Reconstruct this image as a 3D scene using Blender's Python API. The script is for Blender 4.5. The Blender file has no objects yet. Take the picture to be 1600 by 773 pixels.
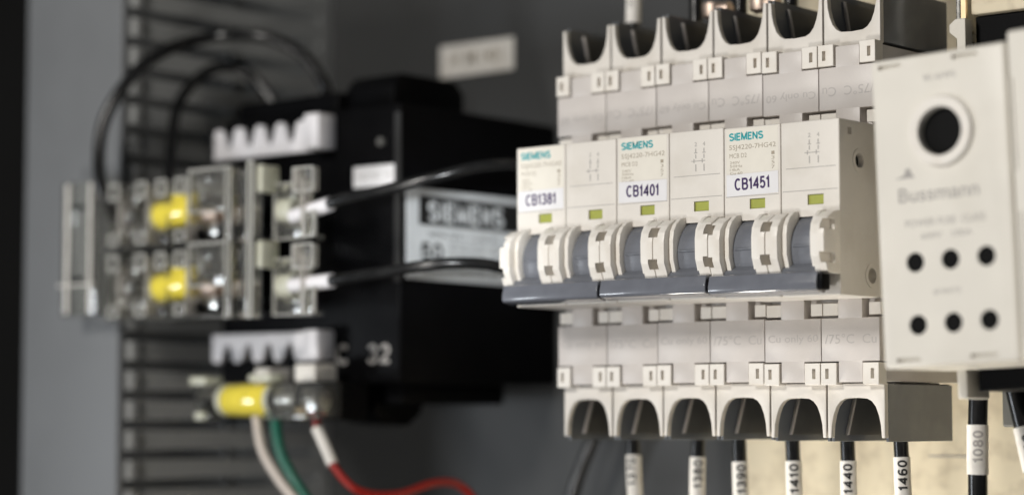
import bpy, bmesh, math, random
from mathutils import Vector, Matrix
random.seed(7)
C = bpy.context.scene.collection
S = 0.001                      # everything below is written in millimetres
R = math.radians

# ------------------------------------------------------------ camera, light
TH = R(40); PH = math.atan(274 / 3608)
fh = Vector((-math.sin(TH), math.cos(TH), 0)); rt = Vector((math.cos(TH), math.sin(TH), 0))
cam_pos = -(660 * fh + 1.3 * rt)
fwd = math.cos(PH) * fh + math.sin(PH) * Vector((0, 0, 1))
cd = bpy.data.cameras.new('camera'); cam = bpy.data.objects.new('camera', cd); C.objects.link(cam)
cam.location = cam_pos * S; cam.rotation_euler = fwd.to_track_quat('-Z', 'Y').to_euler()
cd.sensor_width = 36; cd.lens = 36 * 3608 / 1600
cd.clip_start = 0.01; cd.clip_end = 20
cd.dof.use_dof = True; cd.dof.focus_distance = 0.614; cd.dof.aperture_fstop = 5.5
cd.dof.aperture_blades = 0
bpy.context.scene.camera = cam

w = bpy.data.worlds.new('World'); bpy.context.scene.world = w; w.use_nodes = True
bg = w.node_tree.nodes['Background']; bg.inputs[0].default_value = (0.80, 0.88, 1.0, 1); bg.inputs[1].default_value = 0.05

def area(name, loc, target, power, size, col, size_y=None, spread=180):
    d = bpy.data.lights.new(name, 'AREA'); d.energy = power; d.color = col; d.spread = R(spread)
    d.size = size * S
    if size_y: d.shape = 'RECTANGLE'; d.size_y = size_y * S
    o = bpy.data.objects.new(name, d); C.objects.link(o)
    o.location = Vector(loc) * S
    o.rotation_euler = (Vector(target) - Vector(loc)).to_track_quat('-Z', 'Y').to_euler()
    return o
area('key_lamp', (0, -620, 300), (80, 0, 60), 2.85, 110, (1.0, 0.965, 0.91))
area('plate_fill', (-60, 10, -190), (150, 97, -30), .27, 40, (1.0, 0.95, 0.86), spread=70)  # added unseen fill that brightens the cream plate
area('label_fill', (270, -420, 40), (-64, 46, 60), 0.0095, 40, (0.95, 0.98, 1.0), spread=9)  # added narrow fill, brightens only the contactor's rating label
area('front_low_lamp', (30, -540, -230), (80, 10, 30), 1.25, 90, (1.0, 0.97, 0.93))
area('fill_lamp', (-420, -420, -60), (-60, 20, 50), 0.8, 90, (0.88, 0.94, 1.0))

vs = bpy.context.scene.view_settings
vs.view_transform = 'Standard'; vs.look = 'None'; vs.exposure = 0; vs.gamma = 1

# ------------------------------------------------------------ materials
def mat(name, col, rough=0.45, metal=0, noise=0.04, nscale=300, bump=0.0, spec=0.5, trans=0, ior=1.45, coat=0, stain=None, emis=None):
    m = bpy.data.materials.new(name); m.use_nodes = True
    nt = m.node_tree; b = nt.nodes['Principled BSDF']
    b.inputs['Base Color'].default_value = (*col, 1); b.inputs['Roughness'].default_value = rough
    b.inputs['Metallic'].default_value = metal; b.inputs['Specular IOR Level'].default_value = spec
    b.inputs['Transmission Weight'].default_value = trans; b.inputs['IOR'].default_value = ior
    b.inputs['Coat Weight'].default_value = coat
    tc = nt.nodes.new('ShaderNodeTexCoord')
    if noise:
        n = nt.nodes.new('ShaderNodeTexNoise'); n.inputs['Scale'].default_value = nscale; n.inputs['Detail'].default_value = 6
        nt.links.new(tc.outputs['Object'], n.inputs['Vector'])
        mr = nt.nodes.new('ShaderNodeMapRange'); mr.inputs[1].default_value = .3; mr.inputs[2].default_value = .7
        mr.inputs[3].default_value = 1 - noise; mr.inputs[4].default_value = 1 + noise
        nt.links.new(n.outputs[0], mr.inputs[0])
        mx = nt.nodes.new('ShaderNodeMix'); mx.data_type = 'RGBA'; mx.blend_type = 'MULTIPLY'; mx.inputs[0].default_value = 1
        mx.inputs[6].default_value = (*col, 1)
        nt.links.new(mr.outputs[0], mx.inputs[7])
        out = mx.outputs[2]
        if stain:                                   # patches of old dirt with a shape of their own
            n2 = nt.nodes.new('ShaderNodeTexNoise'); n2.inputs['Scale'].default_value = stain[1]; n2.inputs['Detail'].default_value = 8
            nt.links.new(tc.outputs['Object'], n2.inputs['Vector'])
            cr = nt.nodes.new('ShaderNodeMapRange'); cr.inputs[1].default_value = .5; cr.inputs[2].default_value = .75
            cr.inputs[3].default_value = 0; cr.inputs[4].default_value = stain[2]
            nt.links.new(n2.outputs[0], cr.inputs[0])
            m2 = nt.nodes.new('ShaderNodeMix'); m2.data_type = 'RGBA'; m2.inputs[7].default_value = (*stain[0], 1)
            nt.links.new(cr.outputs[0], m2.inputs[0]); nt.links.new(out, m2.inputs[6]); out = m2.outputs[2]
        nt.links.new(out, b.inputs['Base Color'])
        mr2 = nt.nodes.new('ShaderNodeMapRange'); mr2.inputs[3].default_value = max(0, rough - .06); mr2.inputs[4].default_value = min(1, rough + .08)
        nt.links.new(n.outputs[0], mr2.inputs[0]); nt.links.new(mr2.outputs[0], b.inputs['Roughness'])
    if bump:
        nb = nt.nodes.new('ShaderNodeTexNoise'); nb.inputs['Scale'].default_value = 2200; nb.inputs['Detail'].default_value = 3
        nt.links.new(tc.outputs['Object'], nb.inputs['Vector'])
        bp = nt.nodes.new('ShaderNodeBump'); bp.inputs['Strength'].default_value = bump; bp.inputs['Distance'].default_value = 0.0002
        nt.links.new(nb.outputs[0], bp.inputs['Height']); nt.links.new(bp.outputs[0], b.inputs['Normal'])
    return m

M = dict(
    cream=mat('cream_plastic', (.71, .67, .615), .42, noise=.035, nscale=90, bump=.3, stain=((.46, .41, .33), 70, .35)),
    lilac=mat('grey_white_plastic', (.60, .56, .53), .38, noise=.03, nscale=110, bump=.25, stain=((.42, .38, .33), 70, .2)),
    ivory=mat('ivory_plastic', (.80, .76, .70), .35, noise=.03, nscale=150, bump=.15, stain=((.5, .4, .28), 140, .25)),
    slate=mat('blue_grey_plastic', (.155, .163, .185), .3, noise=.06, nscale=200, bump=.08),
    olive=mat('olive_flag', (.34, .36, .07), .4, noise=.08),
    dark=mat('painted_hole_dark', (.008, .008, .008), .8, noise=0, spec=.1),  # black filling for holes, their shade put into the colour
    holeg=mat('recess_grey', (.28, .25, .2), .6),
    shadegrey=mat('shaded_plastic', (.16, .172, .19), .22, noise=.06, nscale=120, bump=.1, stain=((.3, .3, .28), 80, .3)),  # terminal side walls, with their shade put into the colour
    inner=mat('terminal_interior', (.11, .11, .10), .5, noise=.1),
    steel=mat('zinc_steel', (.62, .61, .58), .28, metal=1, noise=.1, nscale=400),
    brass=mat('brass', (.74, .58, .36), .42, metal=1, noise=.1, nscale=400),
    copper=mat('copper', (.70, .56, .47), .5, metal=1, noise=.1, nscale=400),
    teal=mat('teal_print', (.02, .33, .36), .5, noise=0),
    brown=mat('brown_print', (.36, .31, .24), .6, noise=0),
    faint=mat('faint_moulded_print', (.47, .44, .42), .5, noise=0),
    greyp=mat('grey_print', (.36, .34, .32), .6, noise=0),
    navy=mat('dark_blue_print', (.04, .015, .09), .5, noise=0),
    blackp=mat('black_print', (.015, .015, .015), .5, noise=0),
    paper=mat('white_sticker', (.74, .73, .74), .5, noise=.02),
    typel=mat('type_label', (.74, .70, .62), .45, noise=.02),
    silver=mat('silver_label', (.74, .77, .79), .45, noise=.05),
    blackpl=mat('black_plastic', (.0035, .0035, .004), .42, noise=.2, nscale=60, bump=.2, spec=.06),
    blackw=mat('black_wire_insulation', (.010, .010, .010), .22, noise=.2, spec=.55),
    sleeve=mat('white_sleeve', (.74, .71, .66), .5, noise=.04, stain=((.45, .4, .34), 220, .35)),
    whitep=mat('white_marker_plastic', (.82, .80, .82), .4, noise=.02),
    duct=mat('grey_pvc', (.155, .16, .165), .5, noise=.04, nscale=40, bump=.2),
    wall=mat('grey_painted_steel', (.045, .046, .046), .5, noise=.08, nscale=12, stain=((.07, .07, .07), 9, .5)),
    shade=mat('dark_painted_steel', (.02, .02, .02), .5, noise=.1, nscale=10),
    plate=mat('cream_painted_plate', (.78, .69, .51), .5, noise=.05, nscale=50, bump=.3, stain=((.5, .42, .3), 170, .7)),
    yellow=mat('yellow_ferrule', (.85, .64, .03), .35, noise=.12, nscale=250),
    clear=mat('clear_plastic', (.92, .92, .88), .05, noise=0, trans=.95, ior=1.49),
    frost=mat('frosted_clear_edge', (.86, .82, .76), .2, noise=0, trans=.72, ior=1.45),
    slatebar=mat('glossy_blue_grey_plastic', (.155, .163, .188), .2, noise=.05, coat=1.0),
    edge=mat('painted_edge_glint', (.86, .85, .80), .15, noise=0, trans=.35, ior=1.45),  # pale tone standing in for light caught on clear edges
    darktone=mat('painted_dark', (.10, .098, .092), .35, noise=.1),
    finger=mat('light_grey_pvc', (.30, .305, .30), .5, noise=.05, nscale=40),
    yellowf=mat('translucent_yellow', (.95, .78, .09), .15, noise=.1, nscale=250, trans=.08, coat=1.0),
    milky=mat('milky_plastic', (.85, .85, .70), .3, noise=.05, trans=.35, ior=1.45),
    red=mat('red_insulation', (.30, .014, .009), .35, noise=.05),
    green=mat('green_insulation', (.004, .11, .07), .35, noise=.05),
    whitew=mat('white_insulation', (.60, .53, .47), .4, noise=.05),
    fuse=mat('fuse_block_plastic', (.73, .695, .625), .4, noise=.03, nscale=70, bump=.3, stain=((.5, .46, .38), 40, .3)),
)

# ------------------------------------------------------------ mesh helpers
class MB:
    def __init__(s): s.bm = bmesh.new()
    def _merge(s, b, mt=None):
        if mt: bmesh.ops.transform(b, matrix=mt, verts=b.verts)
        me = bpy.data.meshes.new('tmp'); b.to_mesh(me); b.free(); s.bm.from_mesh(me); bpy.data.meshes.remove(me); return s
    def box(s, x0, x1, y0, y1, z0, z1, bev=0.0, seg=2, mt=None):
        b = bmesh.new(); bmesh.ops.create_cube(b, size=1)
        for v in b.verts: v.co = Vector(((x0 + x1) / 2 + v.co.x * (x1 - x0), (y0 + y1) / 2 + v.co.y * (y1 - y0), (z0 + z1) / 2 + v.co.z * (z1 - z0)))
        if bev: bmesh.ops.bevel(b, geom=b.edges[:], offset=bev, segments=seg, affect='EDGES', profile=.5)
        return s._merge(b, mt)
    def prism(s, pts, axis, a, bnd, bev=0.0, seg=2, mt=None):
        """polygon in the plane across `axis`, from a to bnd. pts: (Y,Z) for X, (X,Z) for Y, (X,Y) for Z"""
        b = bmesh.new()
        def P(u, v, t): return {'X': (t, u, v), 'Y': (u, t, v), 'Z': (u, v, t)}[axis]
        v0 = [b.verts.new(P(u, v, a)) for u, v in pts]; v1 = [b.verts.new(P(u, v, bnd)) for u, v in pts]
        n = len(pts); b.faces.new(v0); b.faces.new(v1[::-1])
        for i in range(n): b.faces.new((v0[i], v1[i], v1[(i + 1) % n], v0[(i + 1) % n]))
        bmesh.ops.recalc_face_normals(b, faces=b.faces)
        if bev:
            bmesh.ops.bevel(b, geom=b.edges[:], offset=bev, segments=seg, affect='EDGES', profile=.5, clamp_overlap=True)
        return s._merge(b, mt)
    def cyl(s, p0, p1, r0, r1=None, n=32, bev=0, cap=True):
        r1 = r0 if r1 is None else r1
        p0 = Vector(p0); p1 = Vector(p1); d = p1 - p0
        b = bmesh.new(); bmesh.ops.create_cone(b, cap_ends=cap, segments=n, radius1=r0, radius2=r1, depth=d.length)
        if bev: bmesh.ops.bevel(b, geom=[e for e in b.edges if all(abs(f.normal.z) > .5 for f in e.link_faces) or len({round(abs(f.normal.z), 1) for f in e.link_faces}) > 1], offset=bev, segments=2, affect='EDGES', profile=.5)
        m = Matrix.Translation((p0 + p1) / 2) @ d.to_track_quat('Z', 'Y').to_matrix().to_4x4()
        return s._merge(b, m)
    def ring(s, c, axis, ro, ri, h, n=32):
        """annulus, thickness h along +-axis"""
        b = bmesh.new(); rows = []
        for r, t in ((ro, -h / 2), (ro, h / 2 - .12 * h), (ro - .12 * h, h / 2), (ri + .12 * h, h / 2), (ri, h / 2 - .12 * h), (ri, -h / 2)):
            rows.append([b.verts.new((r * math.cos(2 * math.pi * k / n), r * math.sin(2 * math.pi * k / n), t)) for k in range(n)])
        for i in range(len(rows)):
            A = rows[i]; B = rows[(i + 1) % len(rows)]
            for k in range(n): b.faces.new((A[k], A[(k + 1) % n], B[(k + 1) % n], B[k]))
        bmesh.ops.recalc_face_normals(b, faces=b.faces)
        return s._merge(b, Matrix.Translation(Vector(c)) @ Vector(axis).to_track_quat('Z', 'Y').to_matrix().to_4x4())
    def tube(s, pts, r, n=14, sub=8):
        P = spline(pts, sub); b = bmesh.new(); rings = []
        up = Vector((.3, .8, .5)).normalized()
        for i, p in enumerate(P):
            t = (P[min(i + 1, len(P) - 1)] - P[max(i - 1, 0)]).normalized()
            a = (up - up.dot(t) * t).normalized(); c = t.cross(a); up = a
            rings.append([b.verts.new(p + r * (math.cos(2 * math.pi * k / n) * a + math.sin(2 * math.pi * k / n) * c)) for k in range(n)])
        for A, B in zip(rings, rings[1:]):
            for k in range(n): b.faces.new((A[k], A[(k + 1) % n], B[(k + 1) % n], B[k]))
        b.faces.new(rings[0][::-1]); b.faces.new(rings[-1])
        bmesh.ops.recalc_face_normals(b, faces=b.faces)
        return s._merge(b)
    def text(s, body, box, fmap, h=0.02, bold=0.0, flip=False, stretch=True):
        """lettering filling box=(u0,u1,v0,v1); fmap(u,v,h)->point"""
        c = bpy.data.curves.new('t', 'FONT'); c.body = body; c.size = 10; c.offset = bold; c.resolution_u = 3
        o = bpy.data.objects.new('t', c); me = bpy.data.meshes.new_from_object(o)
        bpy.data.objects.remove(o); bpy.data.curves.remove(c)
        xs = [v.co.x for v in me.vertices]; ys = [v.co.y for v in me.vertices]
        a0, a1, b0, b1 = min(xs), max(xs), min(ys), max(ys); u0, u1, v0, v1 = box
        b = bmesh.new(); b.from_mesh(me); bpy.data.meshes.remove(me)
        for v in b.verts:
            p = (v.co.x - a0) / (a1 - a0); q = (v.co.y - b0) / (b1 - b0)
            if flip: p, q = 1 - p, 1 - q
            v.co = fmap(u0 + p * (u1 - u0), v0 + q * (v1 - v0), h)
        return s._merge(b)
    def rect(s, box, fmap, h=0.02):
        u0, u1, v0, v1 = box; b = bmesh.new()
        b.faces.new([b.verts.new(fmap(u, v, h)) for u, v in ((u0, v0), (u1, v0), (u1, v1), (u0, v1))])
        return s._merge(b)
    def build(s, name, m, parent=None, smooth=False, holes=None, **tags):
        me = bpy.data.meshes.new(name)
        off = Vector(parent['_o']) if parent is not None and '_o' in parent else (ORG.get(parent.name, Vector()) if parent is not None else Vector())
        bmesh.ops.translate(s.bm, verts=s.bm.verts, vec=-off); bmesh.ops.scale(s.bm, verts=s.bm.verts, vec=(S, S, S))
        s.bm.to_mesh(me); s.bm.free()
        if holes is not None:
            hb = holes; bmesh.ops.translate(hb.bm, verts=hb.bm.verts, vec=-off); bmesh.ops.scale(hb.bm, verts=hb.bm.verts, vec=(S, S, S))
            bmesh.ops.recalc_face_normals(hb.bm, faces=hb.bm.faces)
            hm = bpy.data.meshes.new('h'); hb.bm.to_mesh(hm); hb.bm.free()
            ho = bpy.data.objects.new('h', hm); C.objects.link(ho)
            to = bpy.data.objects.new('t', me); C.objects.link(to)
            bo = to.modifiers.new('b', 'BOOLEAN'); bo.object = ho; bo.operation = 'DIFFERENCE'; bo.solver = 'EXACT'; bo.use_self = True
            dg = bpy.context.evaluated_depsgraph_get(); dg.update()
            me = bpy.data.meshes.new_from_object(to.evaluated_get(dg)); me.name = name
            bpy.data.objects.remove(to); bpy.data.objects.remove(ho)
        me.materials.clear(); me.materials.append(M[m])
        if smooth:
            for p in me.polygons: p.use_smooth = True
            me.set_sharp_from_angle(angle=R(38))
        o = bpy.data.objects.new(name, me); C.objects.link(o)
        if parent is not None:
            o.parent = parent; ORG[o.name] = off
        for k, v in tags.items(): o[k] = v
        return o

def _arc(cx, cy, rx, ry, a0, a1, n=10):
    return [(cx + rx * math.cos(R(a0 + (a1 - a0) * i / n)), cy + ry * math.sin(R(a0 + (a1 - a0) * i / n))) for i in range(n + 1)]
GL = {   # advance-less unit box glyphs, x 0..w, y 0..1
 'S': (.66, [_arc(.33, .745, .28, .215, 25, 270, 12) + _arc(.33, .27, .29, .23, 85, -155, 12)]),
 'I': (.08, [[(.04, 0), (.04, 1)]]),
 'E': (.56, [[(.56, .95), (.06, .95), (.06, .05), (.56, .05)], [(.06, .52), (.5, .52)]]),
 'M': (.78, [[(.05, 0), (.05, .97), (.39, .1), (.73, .97), (.73, 0)]]),
 'N': (.66, [[(.05, 0), (.05, .95), (.61, .05), (.61, 1)]]),
 'C': (.68, [_arc(.36, .5, .30, .45, 48, 312, 18)]),
 'B': (.64, [[(.06, .05), (.06, .95), (.36, .95)] + _arc(.36, .74, .2, .21, 90, -90, 8) + [(.06, .53)], [(.36, .53)] + _arc(.36, .29, .23, .24, 90, -90, 8) + [(.06, .05)]]),
 '0': (.56, [_arc(.28, .5, .23, .45, 90, 450, 22)]),
 '1': (.34, [[(.0, .74), (.12, .80), (.22, .95), (.22, 0)]]),
 '2': (.56, [_arc(.28, .70, .22, .25, 170, -30, 10) + [(.06, .06), (.54, .06)]]),
 '3': (.56, [_arc(.26, .73, .21, .22, 160, -80, 10) + _arc(.26, .28, .24, .235, 80, -160, 10)]),
 '4': (.58, [[(.43, 0), (.43, .93), (.04, .30), (.58, .30)]]),
 '5': (.56, [[(.5, .95), (.13, .95), (.08, .50)] + _arc(.27, .33, .24, .28, 125, -155, 12)]),
 '6': (.56, [_arc(.30, .62, .22, .33, 40, 180, 8) + [(.06, .35)], _arc(.29, .31, .22, .265, 0, 360, 16)]),
 '7': (.54, [[(.02, .95), (.5, .95), (.2, 0)]]),
 '8': (.56, [_arc(.28, .73, .19, .21, 90, 450, 16), _arc(.28, .28, .23, .235, 90, 450, 16)]),
 '9': (.56, [_arc(.26, .38, .22, .33, -140, 0, 8) + [(.49, .65)], _arc(.27, .69, .22, .265, 0, 360, 16)]),
}
def strokes(s, body, box, fmap, th=.13, h=.03, gap=.16):
    """grotesque lettering drawn with strokes th (of the cap height) thick, filling box"""
    u0, u1, v0, v1 = box; tot = sum(GL[c][0] for c in body) + gap * (len(body) - 1)
    H = v1 - v0; kx = (u1 - u0) / tot; x = 0; b = bmesh.new(); n_ = 0
    for c in body:
        wd, paths = GL[c]
        for P in paths:
            Q = [P[0]]
            for p in P[1:]:
                q = Q[-1]; L_ = math.hypot(p[0] - q[0], p[1] - q[1]); m = max(1, int(L_ / .12))
                Q += [(q[0] + (p[0] - q[0]) * i / m, q[1] + (p[1] - q[1]) * i / m) for i in range(1, m + 1)]
            Q = [(u0 + (x + px) * kx, v0 + (th / 2 + py * (1 - th)) * H) for px, py in Q]
            hw = th * H / 2; closed = math.hypot(Q[0][0] - Q[-1][0], Q[0][1] - Q[-1][1]) < 1e-4
            lr = []
            for i, p in enumerate(Q):
                a = Q[i - 1] if i else (Q[-2] if closed else p); d = Q[i + 1] if i < len(Q) - 1 else (Q[1] if closed else p)
                t1 = Vector((p[0] - a[0], p[1] - a[1])); t2 = Vector((d[0] - p[0], d[1] - p[1]))
                t1 = t1.normalized() if t1.length > 1e-9 else t2.normalized(); t2 = t2.normalized() if t2.length > 1e-9 else t1
                t = (t1 + t2); t = t.normalized() if t.length > 1e-6 else t1
                k = min(1 / max(t.dot(t1), .45), 1.8); nx, ny = -t.y * hw * k, t.x * hw * k
                lr.append(((p[0] + nx, p[1] + ny), (p[0] - nx, p[1] - ny)))
            hh = h + .002 * (n_ % 5); n_ += 1
            vs_ = [(b.verts.new(fmap(*l, hh)), b.verts.new(fmap(*r, hh))) for l, r in lr]
            for A, B in zip(vs_, vs_[1:]): b.faces.new((A[0], A[1], B[1], B[0]))
        x += wd + gap
    return s._merge(b)
MB.strokes = strokes

def spline(pts, sub):
    P = [Vector(p) for p in pts]
    if len(P) < 3: return P
    Q = [2 * P[0] - P[1]] + P + [2 * P[-1] - P[-2]]; out = []
    for i in range(1, len(Q) - 2):
        p0, p1, p2, p3 = Q[i - 1:i + 3]
        for k in range(sub):
            t = k / sub
            out.append(.5 * ((2 * p1) + (p2 - p0) * t + (2 * p0 - 5 * p1 + 4 * p2 - p3) * t * t + (3 * p1 - p0 - 3 * p2 + p3) * t ** 3))
    out.append(P[-1]); return out

ORG = {}
def thing(name, loc, label, cat, group=None):
    o = bpy.data.objects.new(name, None); C.objects.link(o); o.location = Vector(loc) * S
    o.empty_display_size = .01; ORG[o.name] = Vector(loc); tag(o, label, cat, group); return o
def tag(o, label, cat, group=None):
    o['label'] = label; o['category'] = cat
    if group: o['group'] = group
    return o
def front(y): return lambda u, v, h: Vector((u, y - h, v))            # on a face looking out to -Y
def right(x): return lambda u, v, h: Vector((x + h, u, v))            # on a face looking to +X

# ------------------------------------------------------------ the setting
b = MB().box(-420, 400, 98, 100, -260, 400).build('back_wall', 'wall'); b['kind'] = 'structure'
b = MB().box(-300, -297, -60, 97.5, -260, 400).build('side_wall', 'shade'); b['kind'] = 'structure'
mp = MB().box(12, 205, 96.2, 97.8, -240, 380, .4).build('mounting_plate', 'plate')
tag(mp, 'cream painted mounting plate behind the circuit breakers and fuse block', 'mounting plate')

MB().box(78, 92, 96.08, 96.4, -9.9, -9.4).build('scribed_line', 'greyp', mp)
MB().box(112, 119, 96.08, 96.4, -9.6, -9.15).build('scribed_line', 'greyp', mp)
# DIN rail behind the breakers
mb = MB()
mb.prism([(66.5, 43), (68, 43), (68, 48), (74, 48), (74, 63), (68, 63), (68, 68.5), (66.5, 68.5), (66.5, 64.5), (72.5, 64.5 - .01), (72.5, 46.5), (66.5, 46.5)], 'X', -10, 230)
tag(mb.build('mounting_rail', 'steel'), 'zinc plated rail carrying the breakers behind them', 'rail')
for k, x in enumerate((4, 214)):
    sb = MB().box(x, x + 14, 74.2, 96, 45, 66, .5).build('rail_spacer', 'steel')
    tag(sb, ['steel spacer holding the left end of the mounting rail off the plate', 'steel spacer holding the right end of the mounting rail off the plate'][k], 'spacer', 'rail spacers')

# ------------------------------------------------------------ circuit breakers
W = 36.1; PW = 18.05; ZC = 55.8
def mz(z, up): return z if up else 2 * ZC - z
def zbox(mb, x0, x1, y0, y1, z0, z1, up, bev=.0):
    a, c = sorted((mz(z0, up), mz(z1, up))); mb.box(x0, x1, y0, y1, a, c, bev)

def terminal_front(x0, up):
    """plate with a scooped opening"""
    pts = [(0.3, 100.9), (0.3, 115.3), (1.25, 115.3)]
    pts += [(1.5, 111.8), (2.1, 109.2), (3.0, 107.0), (4.2, 105.6), (5.6, 104.9), (9, 104.7), (12.4, 104.9), (13.8, 105.6), (15.0, 107.0), (15.9, 109.2), (16.5, 111.8)]
    pts += [(16.8, 115.3), (17.75, 115.3), (17.75, 100.9)]
    return [(x0 + u, mz(v, up)) for u, v in pts]

def make_breaker(ox, code, label):
    t = thing('circuit_breaker', (ox + W / 2, 66, ZC), label, 'circuit breaker', 'two-pole circuit breakers side by side on the rail')
    X = lambda k: ox + k * PW
    # --- main housing
    hb = MB()
    hb.box(ox + .1, ox + W - .1, 22.2, 66, 11.2, 100.4, .3)
    for k in (0, 1):
        x = X(k)
        for up in (True, False):
            zbox(hb, x + .12, x + PW - .12, 18.8, 22.6, 83.6, 95.1, up, .18)
            zbox(hb, x + 5.35, x + PW - 5.35, 18.83, 22.6, 94.8, 100.6, up, .15)
            zbox(hb, x + 5.35, x + PW - 5.35, 18.83, 22.6, 78.3, 84.0, up, .1)
    hb.build('housing', 'lilac', t, smooth=True)
    # --- clips and tabs
    for k in (0, 1):
        x = X(k)
        for up in (True, False):
            for sx in (0, 1):
                e0, e1 = (x + .15, x + 4.95) if sx == 0 else (x + PW - 4.95, x + PW - .15)
                tb = MB(); cuts = MB(); zbox(tb, e0, e1, 18.25, 22.4, 95.5, 101.3, up, .18)
                c0 = x + 1.5 if sx == 0 else x + PW - 2.6
                zbox(cuts, c0, c0 + 1.05, 17.0, 20, 97.0, 99.7, up)
                tb.build('clip_tab', 'ivory', t, holes=cuts)
                tb = MB()
                if sx == 0: zbox(tb, x + .15, x + 4.9, 19.6, 22.4, 79.6, 82.9, up, .15)
                else: zbox(tb, x + PW - 3.7, x + PW - .15, 19.6, 22.4, 79.6, 82.9, up, .15)
                tb.build('cover_catch', 'ivory', t)
    # --- terminal shrouds
    for up in (True, False):
        for k in (0, 1):
            x = X(k); sh = MB()
            sh.prism(terminal_front(x, up), 'Y', 21.3, 23.2, .16)
            s_o = sh.build('terminal_shroud', 'cream', t, smooth=True)
            for q0, q1 in ((x + .3, x + 1.1), (x + PW - 1.1, x + PW - .3)):
                iw = MB(); zbox(iw, q0, q1, 23.3, 57, 101.2, 116.3, up, .1); iw.build('side_wall', 'shadegrey', s_o)  # cream plastic walls darkened by colour to look shaded
            iw = MB(); zbox(iw, x + 1.1, x + PW - 1.1, 55.6, 57, 100.9, 114.3, up, .1); iw.build('inner_wall', 'inner', s_o)  # back of the cavity, its shade put into the dark colour
            a, c = mz(101, up), mz(114.6, up)
            tl_ = 1.6 if up else 2.4
            MB().prism([(31.0 - tl_, c), (31.9 - tl_, c), (32.6 + tl_, a), (31.7 + tl_, a)], 'X', x + 1.12, x + 1.9, .08).build('streak_ridge', 'lilac', s_o)  # added ridge, shaped to draw the bright streak in the cavity
            MB().prism([(32.2 - tl_, c), (55, c), (55, a), (32.9 + tl_, a)], 'X', x + 1.12, x + 1.5, .05).build('painted_dark', 'darktone', s_o)  # added dark panel, paints the shaded part of the cavity
            tm = MB()
            zbox(tm, x + 2.2, x + PW - 2.2, 30, 54, 100.6, 103.6, up, .4)
            tm2 = tm.build('clamp', 'inner', t)
            sc = MB(); a = mz(103.6, up); c = mz(105.0, up)
            sc.cyl((x + 9, 35, a), (x + 9, 35, c), 3.0)
            sc.build('screw', 'steel', tm2)
            rb = MB(); zbox(rb, x + 7.2, x + 8.6, 46.5, 48, 103.7, 113.5, up, .2); rb.build('divider', 'inner', t)
    # --- raised front cover, with recess for the handles
    cv = MB(); hl = MB(); hls = MB()
    for k in (0, 1):
        x = X(k)
        cv.box(x + .1, x + PW - .1 + (.0), 0, 23, 33, 78.6, .35, 3)
        hl.box(x + 4.9, x + PW - 4.9, -3, 9, 35.5, 53.6)                     # opening for the toggle
        hl.box(x + 8.2, x + 13.1, -2, .9, 56.6, 59.3)                        # flag window
    hl.cyl((ox + W - 3, 9.5, 68.3), (ox + W + 2, 9.5, 68.3), 1.9)
    hl.box(ox + W - 1.2, ox + W + 1, 4.0, 6.0, 74.8, 76.6)
    hl.cyl((ox + W - 3, 15.2, 38.5), (ox + W + 2, 15.2, 38.5), 2.0)
    cv.build('front_cover', 'cream', t, holes=hl, smooth=True)
    pg = MB().cyl((ox + W - 2.9, 9.5, 68.3), (ox + W - 1.4, 9.5, 68.3), 1.85); pg.build('rivet_dark_plug', 'dark', t)  # black plug that paints the darkness inside the rivet hole
    for yy, zz in ((9.5, 68.3), (15.2, 38.5)):
        MB().ring((ox + W - .1, yy, zz), (1, 0, 0), 3.1, 2.0, .5).build('rivet_collar', 'cream', t, smooth=True)
    for k in (0, 1):
        fx = X(k)
        MB().box(fx + 8.3, fx + 13.0, .55, .85, 56.7, 59.2).build('status_flag', 'olive', t)
    # grooves moulded across the blank pole
    gv = MB(); x = X(1)
    gv.rect((x + 1.6, x + PW - 1.2, 66.25, 66.42), front(0)); gv.rect((x + .6, x + PW - .6, 60.3, 60.48), front(0)); gv.rect((X(0) + .6, X(0) + PW - .6, 60.0, 60.18), front(0))
    gv.build('moulded_line', 'greyp', t)
    # --- printed type label, sticker, wiring symbol
    x = X(0)
    tl = MB().box(x + .9, x + PW - .7, -.06, .3, 66.3, 78.2, .04).build('type_label', 'typel', t)
    L = MB().strokes('SIEMENS', (x + 1.9, x + 12.6, 74.9, 77.2), front(-.06), .2, .02)
    L.build('brand_lettering', 'teal', tl)
    L = MB().text('5SJ4220-7HG42', (x + 1.8, x + 16.6, 72.2, 73.9), front(-.06), .02)
    L.text('MCB D2', (x + 1.9, x + 7.4, 70.4, 71.6), front(-.06), .02)
    for i, s_ in enumerate(('240V', '50Hz', '14kA', 'Cu 60')):
        L.text(s_, (x + 2.0, x + (6.0 if i % 2 else 5.2), 69.2 - i * .95 - .35, 69.2 - i * .95 + .35), front(-.06), .02)
    for i in range(4):
        L.text('1357'[i], (x + 15.2, x + 16.2, 70.6 - i * 1.25, 71.5 - i * 1.25), front(-.06), .02)
    L.build('small_lettering', 'brown', tl)
    tilt = {'CB1381': -.6, 'CB1401': .9, 'CB1451': -1.1}[code]; sp_ = Vector((x + 9, 0, 63.2))
    st = MB().box(x + .9, x + PW - .7, -.14, .1, 60.3, 66.1, .04).build('sticker', 'paper', t)
    L = MB().strokes(code, (x + 3.6, x + 14.6, 61.6, 65.2), front(-.14), .155, .02)
    L.build('code_lettering', 'navy', st)
    pv = (sp_ - ORG[t.name]) * S; rm = Matrix.Translation(pv) @ Matrix.Rotation(R(tilt), 4, 'Y') @ Matrix.Translation(-pv)
    for q_ in (st, st.children[0] if st.children else None):
        if q_: q_.data.transform(rm)
    x = X(1); L = MB()
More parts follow.
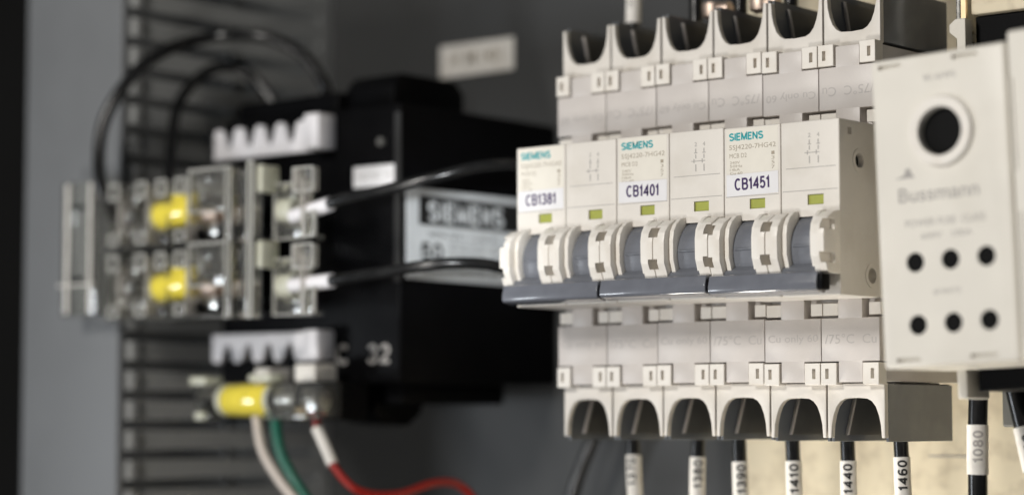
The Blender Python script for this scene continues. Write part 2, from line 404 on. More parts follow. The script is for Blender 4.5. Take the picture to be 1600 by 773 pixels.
    for cx in (8.9, 11.6):
        for z0, z1 in ((72.6, 73.6), (70.9, 72.0), (67.4, 69.3)): L.box(x + cx - .16, x + cx + .16, -.03, .02, z0, z1)
        L.box(x + cx - .5, x + cx + .5, -.03, .02, 72.3, 72.55); L.box(x + cx - .75, x + cx - .45, -.03, .02, 69.7, 70.8)
    L.box(x + 7.4, x + 12, -.035, .02, 70.1, 70.3)
    L.text('2', (x + 8.5, x + 9.3, 74.2, 75.3), front(0), .03); L.text('4', (x + 11.2, x + 12, 74.2, 75.3), front(0), .03)
    L.build('wiring_symbol', 'greyp', t)
    # --- toggles: drum + curved guard ribs + common bar
    def arc(r, zc, yc, a0, a1, n=14): return [(yc - r * math.cos(R(a0 + (a1 - a0) * i / n)), zc + r * math.sin(R(a0 + (a1 - a0) * i / n))) for i in range(n + 1)]
    for k in (0, 1):
        x = X(k); hd = MB()
        hd.prism(arc(9.3, 45.2, 5.2, -68, 68) + [(5, 53)] + [(5, 36)], 'X', x + 5.55, x + PW - 5.55, .12)
        hd.prism([(-3.2, 41.2), (-5.4, 39.9), (-6.2, 38.4), (-5.8, 35.2), (1, 35.2), (1, 41.5)], 'X', x + 3.6, x + PW - 3.6, .15)
        hd.box(x + 6.2, x + PW - 6.0, -4.5, -3.95, 45.5, 46.0, .1)
        hd.build('toggle', 'slate', t, smooth=True)
    br = MB(); br.prism([(-4.6, 38.7), (-7.2, 38.9), (-7.9, 38.6), (-8.35, 36.9), (-8.6, 36.0), (-8.6, 34.6), (-8.1, 34.0), (-4.4, 33.2), (-3.6, 34.2)], 'X', ox + .45 + (1.2 if ox < 1 else 0), ox + W - .45 - (1.6 if ox > 70 else 0), .3, 3)
    br.build('handle_bar', 'slatebar', t, smooth=True)
    lk = MB().box(ox + W - .7, ox + W + .7, -7.8, -4.8, 34.6, 37.6, .2) if ox < 70 else MB().box(ox + W - 2.1, ox + W - .5, -8.2, -4.2, 34, 38.2, .5)
    lk.build('bar_end_cap', 'blackpl', t, smooth=True)
    # guard ribs
    def profile(d, ztop, zbot):
        return [(.4, ztop), (-d * .35, ztop - .4), (-d * .72, ztop - 2.0), (-d * .93, ztop - 4.0), (-d, ztop - 6.4), (-d * .985, zbot + 4.2), (-d * .86, zbot + 2.2), (-d * .78, zbot + .5), (-d * .6, zbot), (.4, zbot)]
    for k in (0, 1):
        x = X(k)
        for sx in (0, 1):
            gu = MB(); gh = MB(); gs = MB()
            a0, a1 = (x + .12, x + 3.8) if sx == 0 else (x + PW - 3.8, x + PW - .12)
            gu.prism(profile(7.9, 54.8, 38.4), 'X', a0, a1, .25)
            c0 = x - .02 if sx == 0 else x + PW - 1.55
            for zz in (49.6, 41.0): gh.box(c0 - .3 * (1 - sx), c0 + 1.55 + .3 * sx, -10, -2.6, zz, zz + 2.7)
            i0, i1 = (x + 4.2, x + 5.5) if sx == 0 else (x + PW - 5.5, x + PW - 4.2)
            gs.prism(profile(6.0, 55.2, 39.2), 'X', i0, i1, .2)
            gs.prism(profile(3.6, 54.0, 40.4), 'X', min(i0, a1) if sx == 0 else i1 - .1, (i0 + .1) if sx == 0 else max(i1, a0), .05)
            gu.build('guard_rib', 'ivory', t, holes=gh, smooth=True)
            gs.build('guard_lip', 'ivory', t, smooth=True)
    # moulded text on the shoulders
    L = MB()
    for k in (0, 1):
        x = X(k)
        L.text(['Cu only 60', '/75°C  Cu'][k], (x + 1.2, x + PW - 1.0, 87.2, 89.8), front(18.8), .02, 0, flip=True)
        L.text(['Cu only 60', '/75°C  Cu'][k], (x + 1.2, x + PW - 1.0, 21.2, 23.8), front(18.8), .02)
    L.build('moulded_lettering', 'faint', t)
    return t

b1 = make_breaker(0, 'CB1381', 'cream two-pole circuit breaker with sticker reading CB1381, leftmost of the row')
b2 = make_breaker(W, 'CB1401', 'cream two-pole circuit breaker with white sticker reading CB1401, in the middle of the row')
b3 = make_breaker(2 * W, 'CB1451', 'cream two-pole circuit breaker with white sticker reading CB1451, beside the fuse block')

b1.rotation_euler = (0, R(-.12), 0); b2.location.z += .15 * S; b3.rotation_euler = (R(.1), R(.08), 0); b3.location.z -= .1 * S   # they never sit quite true on a rail
# ------------------------------------------------------------ wires of the breakers
def cyl_map(cx, cy, r, ang=-50):
    """wrap text round a vertical sleeve; u runs up the wire, v around it; centred on direction ang (deg from +X)"""
    def f(u, v, h):
        a = R(ang) + (-v) / r
        return Vector((cx + (r + h) * math.cos(a), cy + (r + h) * math.sin(a), u))
    return f
CAMDIR = -60
def labelled_wire(path, r, sleeve, text, label, tz=None, cat='wire', grp=None, rs=.25, mat_='blackw', fs=3.0, ink='blackp'):
    t = thing('wire', path[0], label, cat, grp)
    MB().tube(path, r).build('insulation', mat_, t, smooth=True)
    sp = MB().tube(sleeve, r + rs, 20).build('marker_sleeve', 'sleeve', t, smooth=True)
    if text:
        a, c = Vector(sleeve[0]), Vector(sleeve[-1]); top, bot = (a, c) if a.z > c.z else (c, a)
        rr = r + rs; L = MB()
        z1 = tz if tz else top.z - .9; z0 = z1 - 2.0 * len(text)
        tt = (z0 + z1) / 2
        q = (tt - bot.z) / (top.z - bot.z); cx = bot.x + q * (top.x - bot.x); cy = bot.y + q * (top.y - bot.y)
        SP = spline(sleeve, 20)
        def fm(u, v, h):
            if len(SP) < 2: c_ = SP[0]
            else:
                c_ = None
                for p, q in zip(SP, SP[1:]):
                    if min(p.z, q.z) <= u <= max(p.z, q.z): c_ = p.lerp(q, (u - p.z) / (q.z - p.z)); break
                if c_ is None: c_ = min(SP, key=lambda p: abs(p.z - u))
            al = R(CAMDIR) + TW - v / rr
            return Vector((c_.x + (rr + h) * math.cos(al), c_.y + (rr + h) * math.sin(al), u))
        TW = R({'1370': -14, '1380': 10, '1390': 12, '1410': 4, '1440': -3, '1460': 2}.get(text, 0))
        L.strokes(text, (z0, z1, -fs / 2, fs / 2), fm, .19, .05, .2)
        L.build('lettering', ink, sp)
    return t
G = 'wires leaving the lower terminals'
wires = [(7.0, 46, -9.4, '1370', 'leftmost black wire under the breakers, its white marker sleeve badly blurred', -22, .6),
         (30.4, 46, -9.8, '1380', 'second black wire from the left under the breakers, with blurred sleeve number', -22.6, -.8),
         (45.2, 46, -11.0, '1390', 'black wire under the breakers with sleeve reading 1390', -40, .7),
         (63.4, 46, -10.6, '1410', 'black wire under the breakers with sleeve reading 1410', -40, .9),
         (81.4, 46, -10.4, '1440', 'black wire under the breakers with sleeve reading 1440', -40, .35),
         (98.4, 46, -9.2, '1460', 'black wire under the breakers with sleeve reading 1460, rightmost of the six', -40, 1.0)]
for x, y, zs, tx, lb, zend, dx in wires:
    path = [(x - dx, y, 5), (x - dx * .6, y, 0), (x, y, zs), (x + dx * .4, y + .5, -24), (x + dx, y + 4, -60), (x + dx, y + 20, -95)]
    sl = [(x, y, zs), (x + dx * .3, y, (zs + max(zend, -26)) / 2), (x + dx * .6, y + .3, max(zend, -27))]
    labelled_wire(path, 2.05, sl, tx, lb, grp=G)
G2 = 'wires entering the upper terminals'
for k, (x, lb, r, sleeve) in enumerate([(7.2, 'black wire with speckled beige sleeve above the first terminal', 2.1, 120.2), (30.4, 'black wire above the second terminal of the breakers', 2.1, 126), (46.2, 'black wire above the third terminal, sleeve higher up', 2.1, 128), (63.6, 'black wire above the fourth terminal of the breakers', 2.1, 130), (81.6, 'black wire above the fifth terminal of the breakers', 2.1, 130), (98.6, 'black wire above the rightmost terminal of the breakers', 2.1, 130)]):
    path = [(x, 46, 106), (x + .3, 46, 118), (x + .4, 46.5, 132), (x, 52, 160), (x, 70, 190)]
    labelled_wire(path, r, [(x + .3, 46, sleeve), (x + .4, 46.4, sleeve + 12)], '', lb, grp=G2)
# two bright steel lugs seen over the shrouds
for x, lb in ((39.5, 'shiny steel lug above the third breaker terminal'), (56, 'shiny steel lug above the fourth breaker terminal')):
    m_ = MB().cyl((x + 1, 38, 118.6), (x + 9, 38, 119.0), 2.4, 2.0, bev=.3).cyl((x + 3, 38, 117), (x + 3, 38, 121), 3.2, bev=.3)
    tag(m_.build('cable_lug', 'copper', smooth=True), lb, 'cable lug', 'lugs over the breakers')

# ------------------------------------------------------------ fuse block (right)
def rot_about(cx, cz, deg):
    return Matrix.Translation(Vector((cx, 0, cz))) @ Matrix.Rotation(R(deg), 4, 'Y') @ Matrix.Translation(Vector((-cx, 0, -cz)))
fb = thing('fuse_block', (144, 40, 52), 'cream fuse block front with one large round hole over two rows of three small holes', 'fuse block')
Z0, Z1, X0, X1, FY = 14.0, 91.0, 124.6, 162.0, -9
hl = MB(); hl.cyl((143.8, FY - 3, 71.2), (143.8, FY + 14, 71.2), 6.0, n=48)
for dz in (39.7, 24.3):
    for i in range(3): hl.cyl((134.8 + 9.75 * i, FY - 3, dz), (134.8 + 9.75 * i, FY + 12, dz), 2.45)
for a in ((126.8, 133.2), (147.5, 154.5)): hl.box(a[0], a[1], FY - 2, FY + 1.2, 88.4, 89.5); 
for a in ((128.4, 135), (148.8, 156)): hl.box(a[0], a[1], FY - 2, FY + 1.2, 15.4, 16.4)
body = MB().box(X0, X1, FY, 22, Z0, Z1, 1.1, 4)
face = body.build('face_plate', 'fuse', fb, holes=hl, smooth=True)
MB().ring((143.8, FY - .4, 71.2), (0, -1, 0), 8.6, 6.0, 1.6, 56).build('hole_rim', 'ivory', fb, smooth=True)
MB().cyl((143.8, FY + 1.6, 71.2), (143.8, FY + 13.9, 71.2), 5.97, n=48).build('hole_dark_plug', 'dark', fb)  # black plug near the surface, paints the hole's darkness
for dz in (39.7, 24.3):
    for i in range(3): MB().cyl((134.8 + 9.75 * i, FY + .5, dz), (134.8 + 9.75 * i, FY + 11.9, dz), 2.43).build('hole_dark_plug', 'dark', fb)  # same painted darkness in the small holes
L = MB()
L.text('Bussmann', (131.0, 153.2, 54.6, 58.2), front(FY), .03, .08)
L.text('POWER FUSE  CLASS', (132.6, 154.6, 48.4, 50.2), front(FY), .03)
L.text('600V   100A', (136.8, 150.8, 45.2, 46.7), front(FY), .03)
L.text('60 WATTS', (139.6, 147.0, 31.4, 32.7), front(FY), .03)
L.text('90 AMPS', (139.4, 148.4, 84.0, 85.6), front(FY), .03)
L.build('lettering', 'greyp', fb)
L = MB(); L.prism([(130.2, 60.6), (135.8, 60.6), (135.0, 61.6), (134.4, 63.0), (133.4, 63.0), (132.8, 61.4)], 'Y', FY - .04, FY + .02)
L.build('emblem', 'greyp', fb)
# flat rear body, feet
rb = MB().box(126.5, 160.5, 22.2, 40, 15, 90, .6).box(127.5, 130.3, 22, 34, 6.8, 15, .4)
rb.build('rear_body', 'fuse', fb, smooth=True)
MB().box(132.5, 158.5, 24, 52, 8.5, 14.8, .5).build('terminal_chamber', 'blackpl', fb)
fb.rotation_euler = (0, R(-2.2), 0); fb.scale = (.97, .97, .97); fb.location = Vector((152.4, 23.5, 50.4)) * S
fb2 = thing('fuse_block', (173, 40, 52), 'neighbouring cream fuse block cut off by the right edge, beyond the seam', 'fuse block')
n2 = MB().box(163.2, 186, -10.5, 22, 14.2, 93.6, 1.0, 4); n2.build('face_plate', 'fuse', fb2, smooth=True)
MB().box(163.6, 164.3, -10.9, -9, 60, 82, .1).box(164.2, 164.9, -10.9, -9, 20, 50, .1).build('edge_rib', 'fuse', fb2)
MB().box(165, 184, 22.2, 40, 15, 90, .6).build('rear_body', 'fuse', fb2)
fb2.rotation_euler = (0, R(-2.2), 0); fb2.scale = (.97, .97, .97); fb2.location = Vector((180.5, 23.5, 50.9)) * S

# cables under the fuse block
labelled_wire([(130.6, 30, 22), (130.8, 30, 10), (130.4, 30, -1), (130.2, 30, -14), (130.0, 31, -40), (130, 40, -90)], 2.55,
              [(130.4, 30, -.4), (130.2, 30, -13.2)], '1080', 'thick black cable under the fuse block with sleeve reading 1080', tz=-2.0, cat='cable', grp='cables under the fuse block', ink='greyp')
labelled_wire([(139.6, 30, 22), (140.6, 30, 12), (143.4, 30, 0), (146.5, 30, -13), (150, 31, -30), (154, 36, -80)], 2.6,
              [(143.6, 30, -1), (146.2, 30, -12)], '1080', 'thick slanting black cable under the fuse block cut by the right edge', tz=-3.0, cat='cable', grp='cables under the fuse block')
lc = MB().box(134.2, 139.4, 36, 46, -1, 13, .6).build('cable_clamp', 'inner')
tag(lc, 'dark grey metal clamp between the two thick cables', 'clamp')
# things above the fuse block, behind it
tb = thing('terminal_block', (124, 50, 100), 'cream and black terminal block behind the top of the fuse block', 'terminal block')
MB().box(122.6, 160, 44, 60, 109.3, 135, .5).build('upper_beam', 'plate', tb)
MB().box(122.9, 165, 46, 62, 86, 109, .3).build('black_body', 'blackpl', tb)
MB().prism([(118.2, 104.5), (118.2, 106.6), (120, 108), (123.0, 108), (123.0, 88), (120.6, 88), (120.4, 102.6)], 'Y', 40, 44, .2).build('side_post', 'fuse', tb)
MB().box(120.6, 122.2, 42, 43, 108.2, 135, .1).build('contact_strip', 'brass', tb)
sc_ = MB().box(116.9, 118.3, 46, 60, 101.5, 135, .4).build('metal_bracket', 'steel'); tag(sc_, 'upright zinc bracket between the breakers and the terminal block', 'bracket')
bb = MB().box(113.0, 124, 62, 74, 86, 105, .5).build('black_box', 'blackpl'); tag(bb, 'small black module low behind the zinc bracket', 'module')

# ------------------------------------------------------------ contactor (left, black)
ct = thing('contactor', (-104, 97, 55), 'large black contactor with silver rating label on its right side, behind the clear fuse holders', 'contactor')
b_ = MB()
b_.box(-145, -64, 20, 97, 12.5, 100, 1.2, 3)
b_.box(-144, -97, 26, 80, 99, 107, 1.2, 3).prism([(30, 99), (30, 108), (34, 112), (60, 112), (64, 108), (64, 99)], 'X', -97.5, -76, .8)
b_.box(-143, -72, 30, 80, 6, 13, 1, 2)
b_.prism([(28, 14), (28, 3), (31, 0), (44, -1), (50, 3), (54, 14)], 'X', -97, -82, .8)
b_.build('body', 'blackpl', ct, smooth=True)
MB().box(-66.2, -64.0 + .25, 19.6, 20.4, 44, 97, .1).build('edge_highlight', 'shade', ct)  # slightly paler strip, paints the highlight along the front corner
lp = MB().box(-64.1, -63.75, 22.8, 82, 45, 73.6, .15)
lp = lp.build('rating_label', 'silver', ct, label='silver rating label with black banner')
bn = MB().rect((28.5, 81.5, 62.2, 71.6), right(-63.75), .05).build('banner', 'blackp', lp)
MB().strokes('SIEMENS', (33.0, 69, 63.2, 70.2), right(-63.75), .2, .12, .27).build('brand_lettering', 'silver', lp)
L = MB().strokes('50', (29.5, 39.5, 51.0, 57.0), right(-63.75), .2, .06)
L.text('NEMA SIZE 2  CLASS 40', (33, 66, 58.6, 60.4), right(-63.75), .06)
for i in range(5):
    L.text('600V AC MAX  3PH  25HP'[i:], (43, 60, 56.2 - 2.0 * i, 57.4 - 2.0 * i), right(-63.75), .06)
    L.text('CAT NO 40EP32AA'[:14 - i], (63, 78, 56.2 - 2.0 * i, 57.4 - 2.0 * i), right(-63.75), .06)
L.text('SIEMENS INDUSTRY, INC.', (30, 78, 46.6, 48.0), right(-63.75), .06)
L.build('lettering', 'blackp', lp)
nl = MB().box(-84, -65.6, 19.75, 20.3, 74.2, 80.8, .05).build('front_tag', 'paper', ct)
MB().text('NO NC 14', (-82, -68, 76.6, 78.6), front(19.75), .04).build('lettering', 'greyp', nl)
MB().cyl((-71.5, 21.5, 84), (-71.5, 21.5, 93), 1.1).cyl((-71.5, 18.6, 88), (-71.5, 20.2, 88), 1.4).build('terminal_screw', 'darktone', ct, smooth=True)
L = MB().strokes('C', (-91.5, -85.6, 18.0, 25.2), front(20), .2, .05).strokes('32', (-77.5, -68.2, 18.2, 25.0), front(20), .17, .05)
L.build('front_lettering', 'greyp', ct)
def scallop(x0, x1, zb, zt, teeth_up):
    n = 5; wz = (x1 - x0); pts = []
    for i in range(n - 1):
        a = x0 + wz * i / n; st = wz / n
        pts += [(a + .02 * st, .92), (a + .12 * st, 1), (a + .34 * st, 1), (a + .44 * st, .92), (a + .54 * st, .7), (a + .62 * st, .42), (a + .70 * st, .34), (a + .78 * st, .34), (a + .86 * st, .42), (a + .95 * st, .7)]
    pts += [(x0 + wz * .80, .92), (x0 + wz * .83, 1), (x1, 1)]
    P = [(x0, 0)] + [(x0, .85)] + [(u, v) for u, v in pts] + [(x1, 0)]
    if teeth_up: return [(u, zb + v * (zt - zb)) for u, v in P]
    return [(u, zt - v * (zt - zb)) for u, v in P]
s1 = MB().prism(scallop(-146.5, -98, 87.2, 97.4, True), 'Y', 17.4, 19.5, .35).box(-98.2, -91.6, 11.4, 19.6, 87.0, 98.2, .6)
s1.build('upper_marker_strip', 'whitep', ct, smooth=True, label='upper scalloped white marker strip')
s2 = MB().prism(scallop(-146.5, -98, 19.8, 29.2, False), 'Y', 17.4, 19.5, .35).box(-98.2, -91.6, 11.6, 19.6, 19.8, 29.4, .6)
s2.build('lower_marker_strip', 'whitep', ct, smooth=True, label='lower scalloped white marker strip')

# ------------------------------------------------------------ clear fuse holders in front of the contactor
def clear_holder(zb, label, dark=0):
    """one level, about 22.5 high from zb"""
    t = thing('fuse_holder', (-125, 18, zb), label, 'fuse holder', 'two clear plastic fuse holders stacked before the contactor')
    z = lambda v: zb + v
    # thin-walled open box between X -166 and -104
    MB().box(-122, -104, -14.5, -13.2, z(10), z(23.5), .25).box(-122, -104, -14.5, -2, z(22.6), z(23.8), .25).build('clear_hood', 'clear', t, smooth=True)
    MB().box(-164, -104, -13, 0, z(.2), z(1.4), .25).build('clear_floor', 'clear', t)
    for x in (-164, -157, -150, -143, -133, -124):
        MB().box(x, x + 1.3, -15, -7, z(1.4), z(20.5 - abs(x + 140) * .08), .25).build('clear_rib', 'frost' if x in (-157, -143, -124) else 'clear', t)
    for x in (-160, -146.5, -137, -128):
        MB().box(x, x + 4.6, -15.6, -8, z(16.5), z(21.5), .5).build('clear_tooth', 'clear', t, smooth=True)
        MB().box(x, x + 4.6, -15.6, -8, z(1.6), z(4.5), .5).build('clear_tooth', 'clear', t, smooth=True)
    MB().box(-166, -121, -6, -4.9, z(2), z(19), .25).build('clear_back', 'clear', t)
    c = MB()
    c.cyl((-121, -6, z(11.2)), (-104, -6, z(11.2)), 4.6, 4.0, 24, bev=.4)
    c.build('clear_cup', 'clear', t, smooth=True)
    # tall end plates
    MB().box(-104.2, -102.2, -16, -11, z(0), z(23.6), .35).build('end_plate', 'clear', t, smooth=True)
    MB().box(-98.6, -97.2, -14, -9, z(1), z(23), .2).build('end_plate', 'clear', t, smooth=True)
    MB().box(-93.6, -91.6, -16.5, -12.5, z(-.4), z(24.4), .35).build('end_plate', 'clear', t, smooth=True)
    MB().box(-102, -93.8, -12, -10.8, z(.2), z(1.6), .2).build('cross_bar', 'frost', t)
    MB().box(-102, -93.8, -12, -10.8, z(10.4), z(11.2), .2).build('cross_bar', 'frost', t)
    MB().box(-122, -104.4, -15, -14.3, z(22.9), z(23.7), .2).build('hood_edge', 'frost', t)
    MB().box(-91.2, -88.8, -15.5, -8, z(14.8), z(23.2), .5).build('latch', 'milky', t, smooth=True)
    def frame(a0, a1, v0, v1, y, th=.5):  # pale strips laid on clear edges to imitate caught light
        f = MB()
        f.box(a0, a1, y - .3, y + .5, v0, v0 + th).box(a0, a1, y - .3, y + .5, v1 - th, v1)
        f.box(a0, a0 + th, y - .28, y + .52, v0 + .01, v1 - .01).box(a1 - th, a1, y - .28, y + .52, v0 + .01, v1 - .01)
        f.build('edge_glint', 'edge', t)
    frame(-104.4, -101.9, z(-.1), z(23.7), -16.2, .4); frame(-93.9, -91.3, z(-.5), z(24.5), -16.8, .55)
    frame(-122.2, -104.5, z(10), z(23.8), -15.4, .4); frame(-77.4, -68.6, z(13.9), z(21.5), -13.6, .45)
    frame(-72.3, -67.6, z(.2), z(8.1), -13.9, .4); frame(-89.6, -73.9, z(.3), z(17.7), -9.6, .35)
    for x in (-160, -146.5, -137, -128):
        frame(x - .1, x + 4.7, z(16.3), z(21.6), -15.9, .45)
        if x != -137: frame(x - .1, x + 4.7, z(1.5), z(5), -15.9, .45)
    # right socket, clear cup with screw
    MB().box(-73.6, -72.2, -14.2, -11, z(.2), z(18.2), .3).build('socket_edge', 'frost', t, smooth=True)
    MB().box(-77.2, -75.4, -13.2, -9, z(14), z(21.2), .3).build('socket_edge', 'frost', t, smooth=True)
    q = MB()
    q.box(-89.5, -74, -9, -7.8, z(.4), z(17.6), .3).box(-89.5, -74, -9, -3, z(.2), z(1.4), .3)
    q.box(-77, -68.4, -12.4, -11.2, z(14), z(21.4), .3).box(-71.9, -67.6, -13.6, -12.6, z(.3), z(8), .3)
    q.ring((-82, -8.5, z(9)), (0, -1, 0), 7.2, 5.6, 1.4, 36)
    q.build('socket', 'clear', t, smooth=True)
    MB().cyl((-88.6, -6, z(9.4)), (-82.6, -6, z(9.4)), 4.6, 4.2, bev=.5).cyl((-86.4, -6, z(13)), (-86.4, -6, z(18)), 1.7).build('terminal_post', 'milky', t, smooth=True)
    # yellow sleeve and metal inside
    y = MB().cyl((-140.5, -10.5, z(10.6)), (-123, -10.5, z(11.6)), 4.9, 4.3, 28, bev=.8).box(-133, -121.5, -13.6, -9, z(12.5), z(17.2), .9, mt=None)
    y.build('yellow_fuse', 'yellowf', t, smooth=True)
    MB().cyl((-143, -10, z(10.4)), (-140.6, -10, z(10.5)), 4.2, 3.9, bev=.6).build('fuse_cap', 'milky', t, smooth=True)
    MB().box(-123, -104.5, -8.5, -5.5, z(7.6), z(12), .8).cyl((-119, -10, z(10)), (-113, -10, z(10)), 3.0, 2.6, bev=.4).build('contact', 'copper', t, smooth=True)
    for x, v, r in ((-148, 6, 2.4), (-156, 12, 2.6), (-118.6, 17.0, 2.0), (-129, 18.6, 1.6), (-152, 17.4, 1.8)):
        MB().cyl((x, -12.5, z(v)), (x, -6, z(v)), r, bev=.3).build('screw', 'steel', t, smooth=True)
    for x, v, w_, h_ in ((-153.5, 18, 5, 3.0), (-153.5, 3.2, 4.6, 3.2), (-161, 8, 4, 7), (-128, 2.0, 7, 3.4), (-113, 1.8, 9, 4.5), (-137, 1.6, 5, 2.6), (-146, 12, 2.6, 6)):
        MB().box(x, x + w_, -11.5, 8, z(v), z(v + h_), .5).build('black_insert', 'blackpl', t, smooth=True)
    for x, v, w_, h_ in ((-166, 5, 5.5, 11), (-158, 14.5, 4, 3), (-149.5, 9, 3, 6), (-144, 3.4, 3.4, 3), (-136, 18, 5, 2.6), (-124.5, 14, 4, 6), (-121, 3.4, 6, 4)):
        MB().box(x, x + w_, -9.5, 6, z(v), z(v + h_), .4).build('grey_contact', 'steel', t, smooth=True)
    return t
clear_holder(55.9, 'upper clear plastic fuse holder with yellow fuse, in front of the contactor')
clear_holder(32.6, 'lower clear plastic fuse holder with yellow fuse, directly below its twin')
ec = thing('end_cover', (-176, 10, 56), 'tall clear end cover with cream edge at the left of both fuse holders', 'cover')
c = MB().box(-185, -167.5, -14.6, -13.8, 35.5, 79.5, .3).box(-167.8, -166.6, -15.5, 10, 35, 79.8, .3)
c.box(-185, -184.2, -15, 6, 35.3, 79.6, .25)
c.build('clear_sheet', 'clear', ec, smooth=True)
MB().box(-183.2, -181.6, -15.2, -14.4, 36, 79.2, .3).box(-171.4, -170.2, -15.2, -14.4, 36, 79.2, .3).box(-187.0, -168, -15.1, -14.4, 45.2, 45.8, .1).build('edge_strip', 'sleeve', ec)
k = MB()
for v in (46.6, 70.4): k.box(-180.8, -173.8, -15.3, -14.5, v, v + 1.3, .25)
k.build('slot_key', 'blackpl', ec)

# lower single fuse holder
t = thing('fuse_holder', (-100, 16, 7), 'single clear fuse holder with fat yellow band, below the lower white strip', 'fuse holder')
MB().cyl((-123, 4, 7.3), (-103.5, 4, 7.3), 5.3, 5.3, 36, bev=1.2).build('yellow_fuse', 'yellowf', t, smooth=True)
MB().cyl((-125.5, 4, 7.3), (-123.1, 4, 7.3), 5.0, 5.2, 36, bev=.5).cyl((-103.4, 4, 7.3), (-101.8, 4, 7.3), 5.2, 5.0, 36, bev=.4).build('band_rim', 'milky', t, smooth=True)
c = MB().cyl((-101.6, 4, 7.2), (-88, 4, 7.2), 5.2, 5.2, 36, bev=1).box(-89, -77, -1.5, 9, 1.4, 12.8, 1.2, 3).box(-134, -126, -1, 9, 1.2, 2.4, .3).box(-134, -133, -1, 9, 1.2, 13.5, .3).box(-101, -77, -2.2, -1.4, 1.2, 3.4, .3)
c.build('clear_body', 'clear', t, smooth=True)
MB().cyl((-99, 4, 7.2), (-93, 4, 7.2), 3.4, 3.0, bev=.5).cyl((-92.8, 4, 7.2), (-90.6, 4, 7.2), 3.8, bev=.4).cyl((-86, 2, 7.2), (-80, 2, 7.2), 3.2, bev=.6).build('contact', 'steel', t, smooth=True)
MB().cyl((-89.5, 1, 4), (-84.5, 1, 3.2), 1.4, bev=.3).build('brass_pin', 'brass', t, smooth=True)
MB().box(-136, -128.5, -2, 6, 12.2, 14.8, .5).box(-108.8, -98.4, -2, 4, 12.9, 15.3, .7).box(-133, -129, -2.5, 0, 1, 3.6, .6).build('cream_clip', 'milky', t, smooth=True)
MB().box(-112, -105.5, 4, 14, 12.4, 17.4, .6).box(-94, -85, 4, 14, 13, 18.4, .6).build('lead_block', 'sleeve', t)
MB().box(-134, -77, 7, 20, .8, 13, .6).build('black_carrier', 'blackpl', t)

# ------------------------------------------------------------ wires on the left
def wire(path, r, mat_, label, sleeve=None, grp=None, sm='sleeve', cat='wire'):
    t = thing('wire', path[0], label, cat, grp)
    MB().tube(path, r, 16, 10).build('insulation', mat_, t, smooth=True)
    if sleeve: MB().tube(sleeve, r + .55, 20, 6).build('marker_sleeve', sm, t, smooth=True)
    return t
wire([(-72, -9, 63.6), (-62.9, -11, 66.2), (-44.6, -8, 68.9), (-29.6, -2, 72.2), (-20, 8, 75.6), (-15, 24, 77), (-14, 50, 76), (-10, 80, 70)], 1.7, 'blackw', 'upper glossy black wire from the fuse holders to behind the breakers', [(-80, -11, 62.8), (-64, -11, 65.7)], 'wires from the fuse holders', 'whitep')
wire([(-72, -10, 42.2), (-62.1, -11, 42.7), (-44.5, -8, 44.5), (-28.6, -3, 46.4), (-18.5, 6, 46.6), (-14, 18, 44.5), (-12, 50, 40), (-10, 80, 30)], 1.7, 'blackw', 'lower glossy black wire from the fuse holders past the silver label', [(-80, -11, 41.8), (-63, -11, 42.6)], 'wires from the fuse holders', 'whitep')
wire([(-164, -8, 66), (-165.5, -15, 77.5), (-165, -15, 97), (-160, -9, 112.2), (-155, 1, 122.5), (-149, 18, 129.4), (-132.5, 26, 128.7), (-122.4, 34, 122.8), (-117.7, 40, 113.3), (-116.6, 42, 104)], 2.1, 'blackw', 'outer black wire looping high from the fuse holders to the contactor top', None, 'looping wires')
wire([(-146, 2, 72), (-146, -2, 77.2), (-155, 6, 91.5), (-165, 18, 108), (-165, 28, 119), (-160, 36, 122.6), (-153.8, 42, 119.2), (-146, 46, 108), (-140, 48, 100)], 1.9, 'blackw', 'inner black wire making the smaller loop left of the contactor', None, 'looping wires')
wire([(-111.1, 4, 4), (-109.5, 4, -4), (-107, 4, -10), (-101, 5, -18), (-92, 6, -27), (-78, 10, -48)], 1.6, 'whitew', 'white wire beside the green one below the single fuse holder')
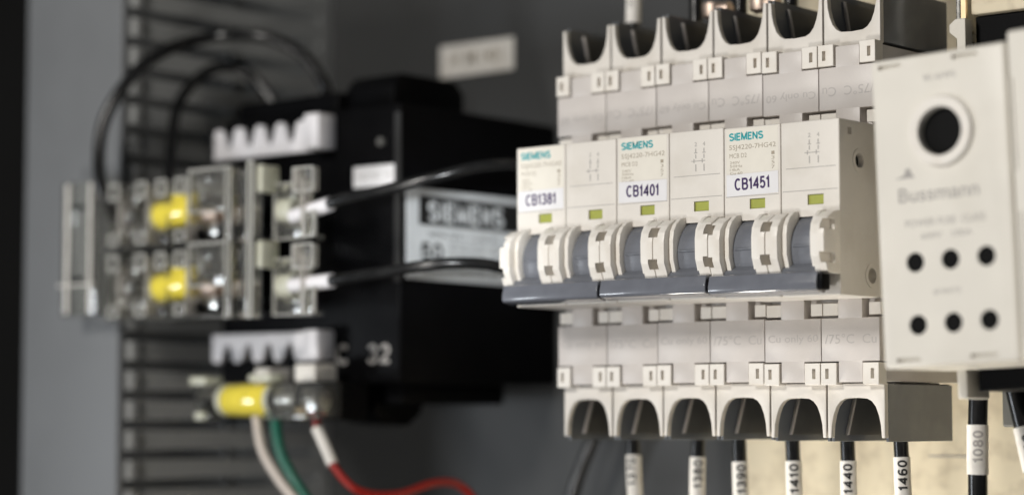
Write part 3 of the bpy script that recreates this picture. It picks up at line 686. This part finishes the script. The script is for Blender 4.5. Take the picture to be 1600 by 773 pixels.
wire([(-105.6, 7, 4), (-104.4, 7, -4), (-102.4, 7, -10), (-97.4, 8, -18), (-89, 9, -28), (-74, 12, -48)], 1.75, 'green', 'dark green wire beside the white one below the single fuse holder')
wire([(-84.5, 4, 4), (-83.6, 4, -2), (-80.8, 4, -6), (-76.4, 4, -13.2), (-69.8, 8, -20.6), (-64.9, 20, -22), (-61.6, 34, -18.6), (-59.7, 44, -19.8), (-57, 50, -28), (-54, 54, -50)], 1.25, 'red', 'red wire curling right from the single fuse holder, with cream sleeve', [(-83.9, 4, -1.5), (-81.0, 4, -6), (-76.9, 4, -12.6)])
wire([(-28, 88, 30), (-30, 84, 12), (-36, 82, -4), (-45, 82, -24), (-52, 82, -60)], 2.2, 'blackw', 'dark slanting cable on the back wall below the leftmost breaker')

# ------------------------------------------------------------ slotted wiring duct (left)
dt = thing('wiring_duct', (-196, 98, 60), 'tall grey slotted wiring duct running up the left side of the cabinet', 'wiring duct')
MB().box(-221, -170.4, -2.5, .8, -260, 400, .7, 3).build('cover', 'duct', dt, smooth=True)
sd = MB()
for side, x0 in (('r', -172.2), ('l', -220.4)):
    z = -.6 - 9.9 * 24 + 1.6
    while z < 400:
        sd.box(x0, x0 + 1.6, 6 if side == 'r' else 3, 92, z, z + 6.6, .2)
        sd.prism([(x0 + .1, 1.0), (x0 + 1.5, 1.0), (x0 + 3.0, 2.6), (x0 + 3.0, 5.4), (x0 + 1.6, 7.4), (x0, 7.0)], 'Z', z + .1, z + 6.5, .2)
        z += 9.9
    sd.box(x0 - .1, x0 + 1.7, 91.5, 97.6, -260, 400)
sd.box(-220, -171, 95.6, 97.5, -260, 400)
sd.build('slotted_walls', 'finger', dt)

# ------------------------------------------------------------ label on the back wall
pl = MB().box(-116.6, -82.6, 97.2, 97.95, 121.2, 132.6, .3).build('label_plate', 'sleeve')
tag(pl, 'small blurred white label plate stuck on the grey back wall above the contactor', 'label plate')
MB().text('14  M 1401', (-112, -88, 124.6, 129.8), front(97.2), .05, .1).build('lettering', 'brown', pl)
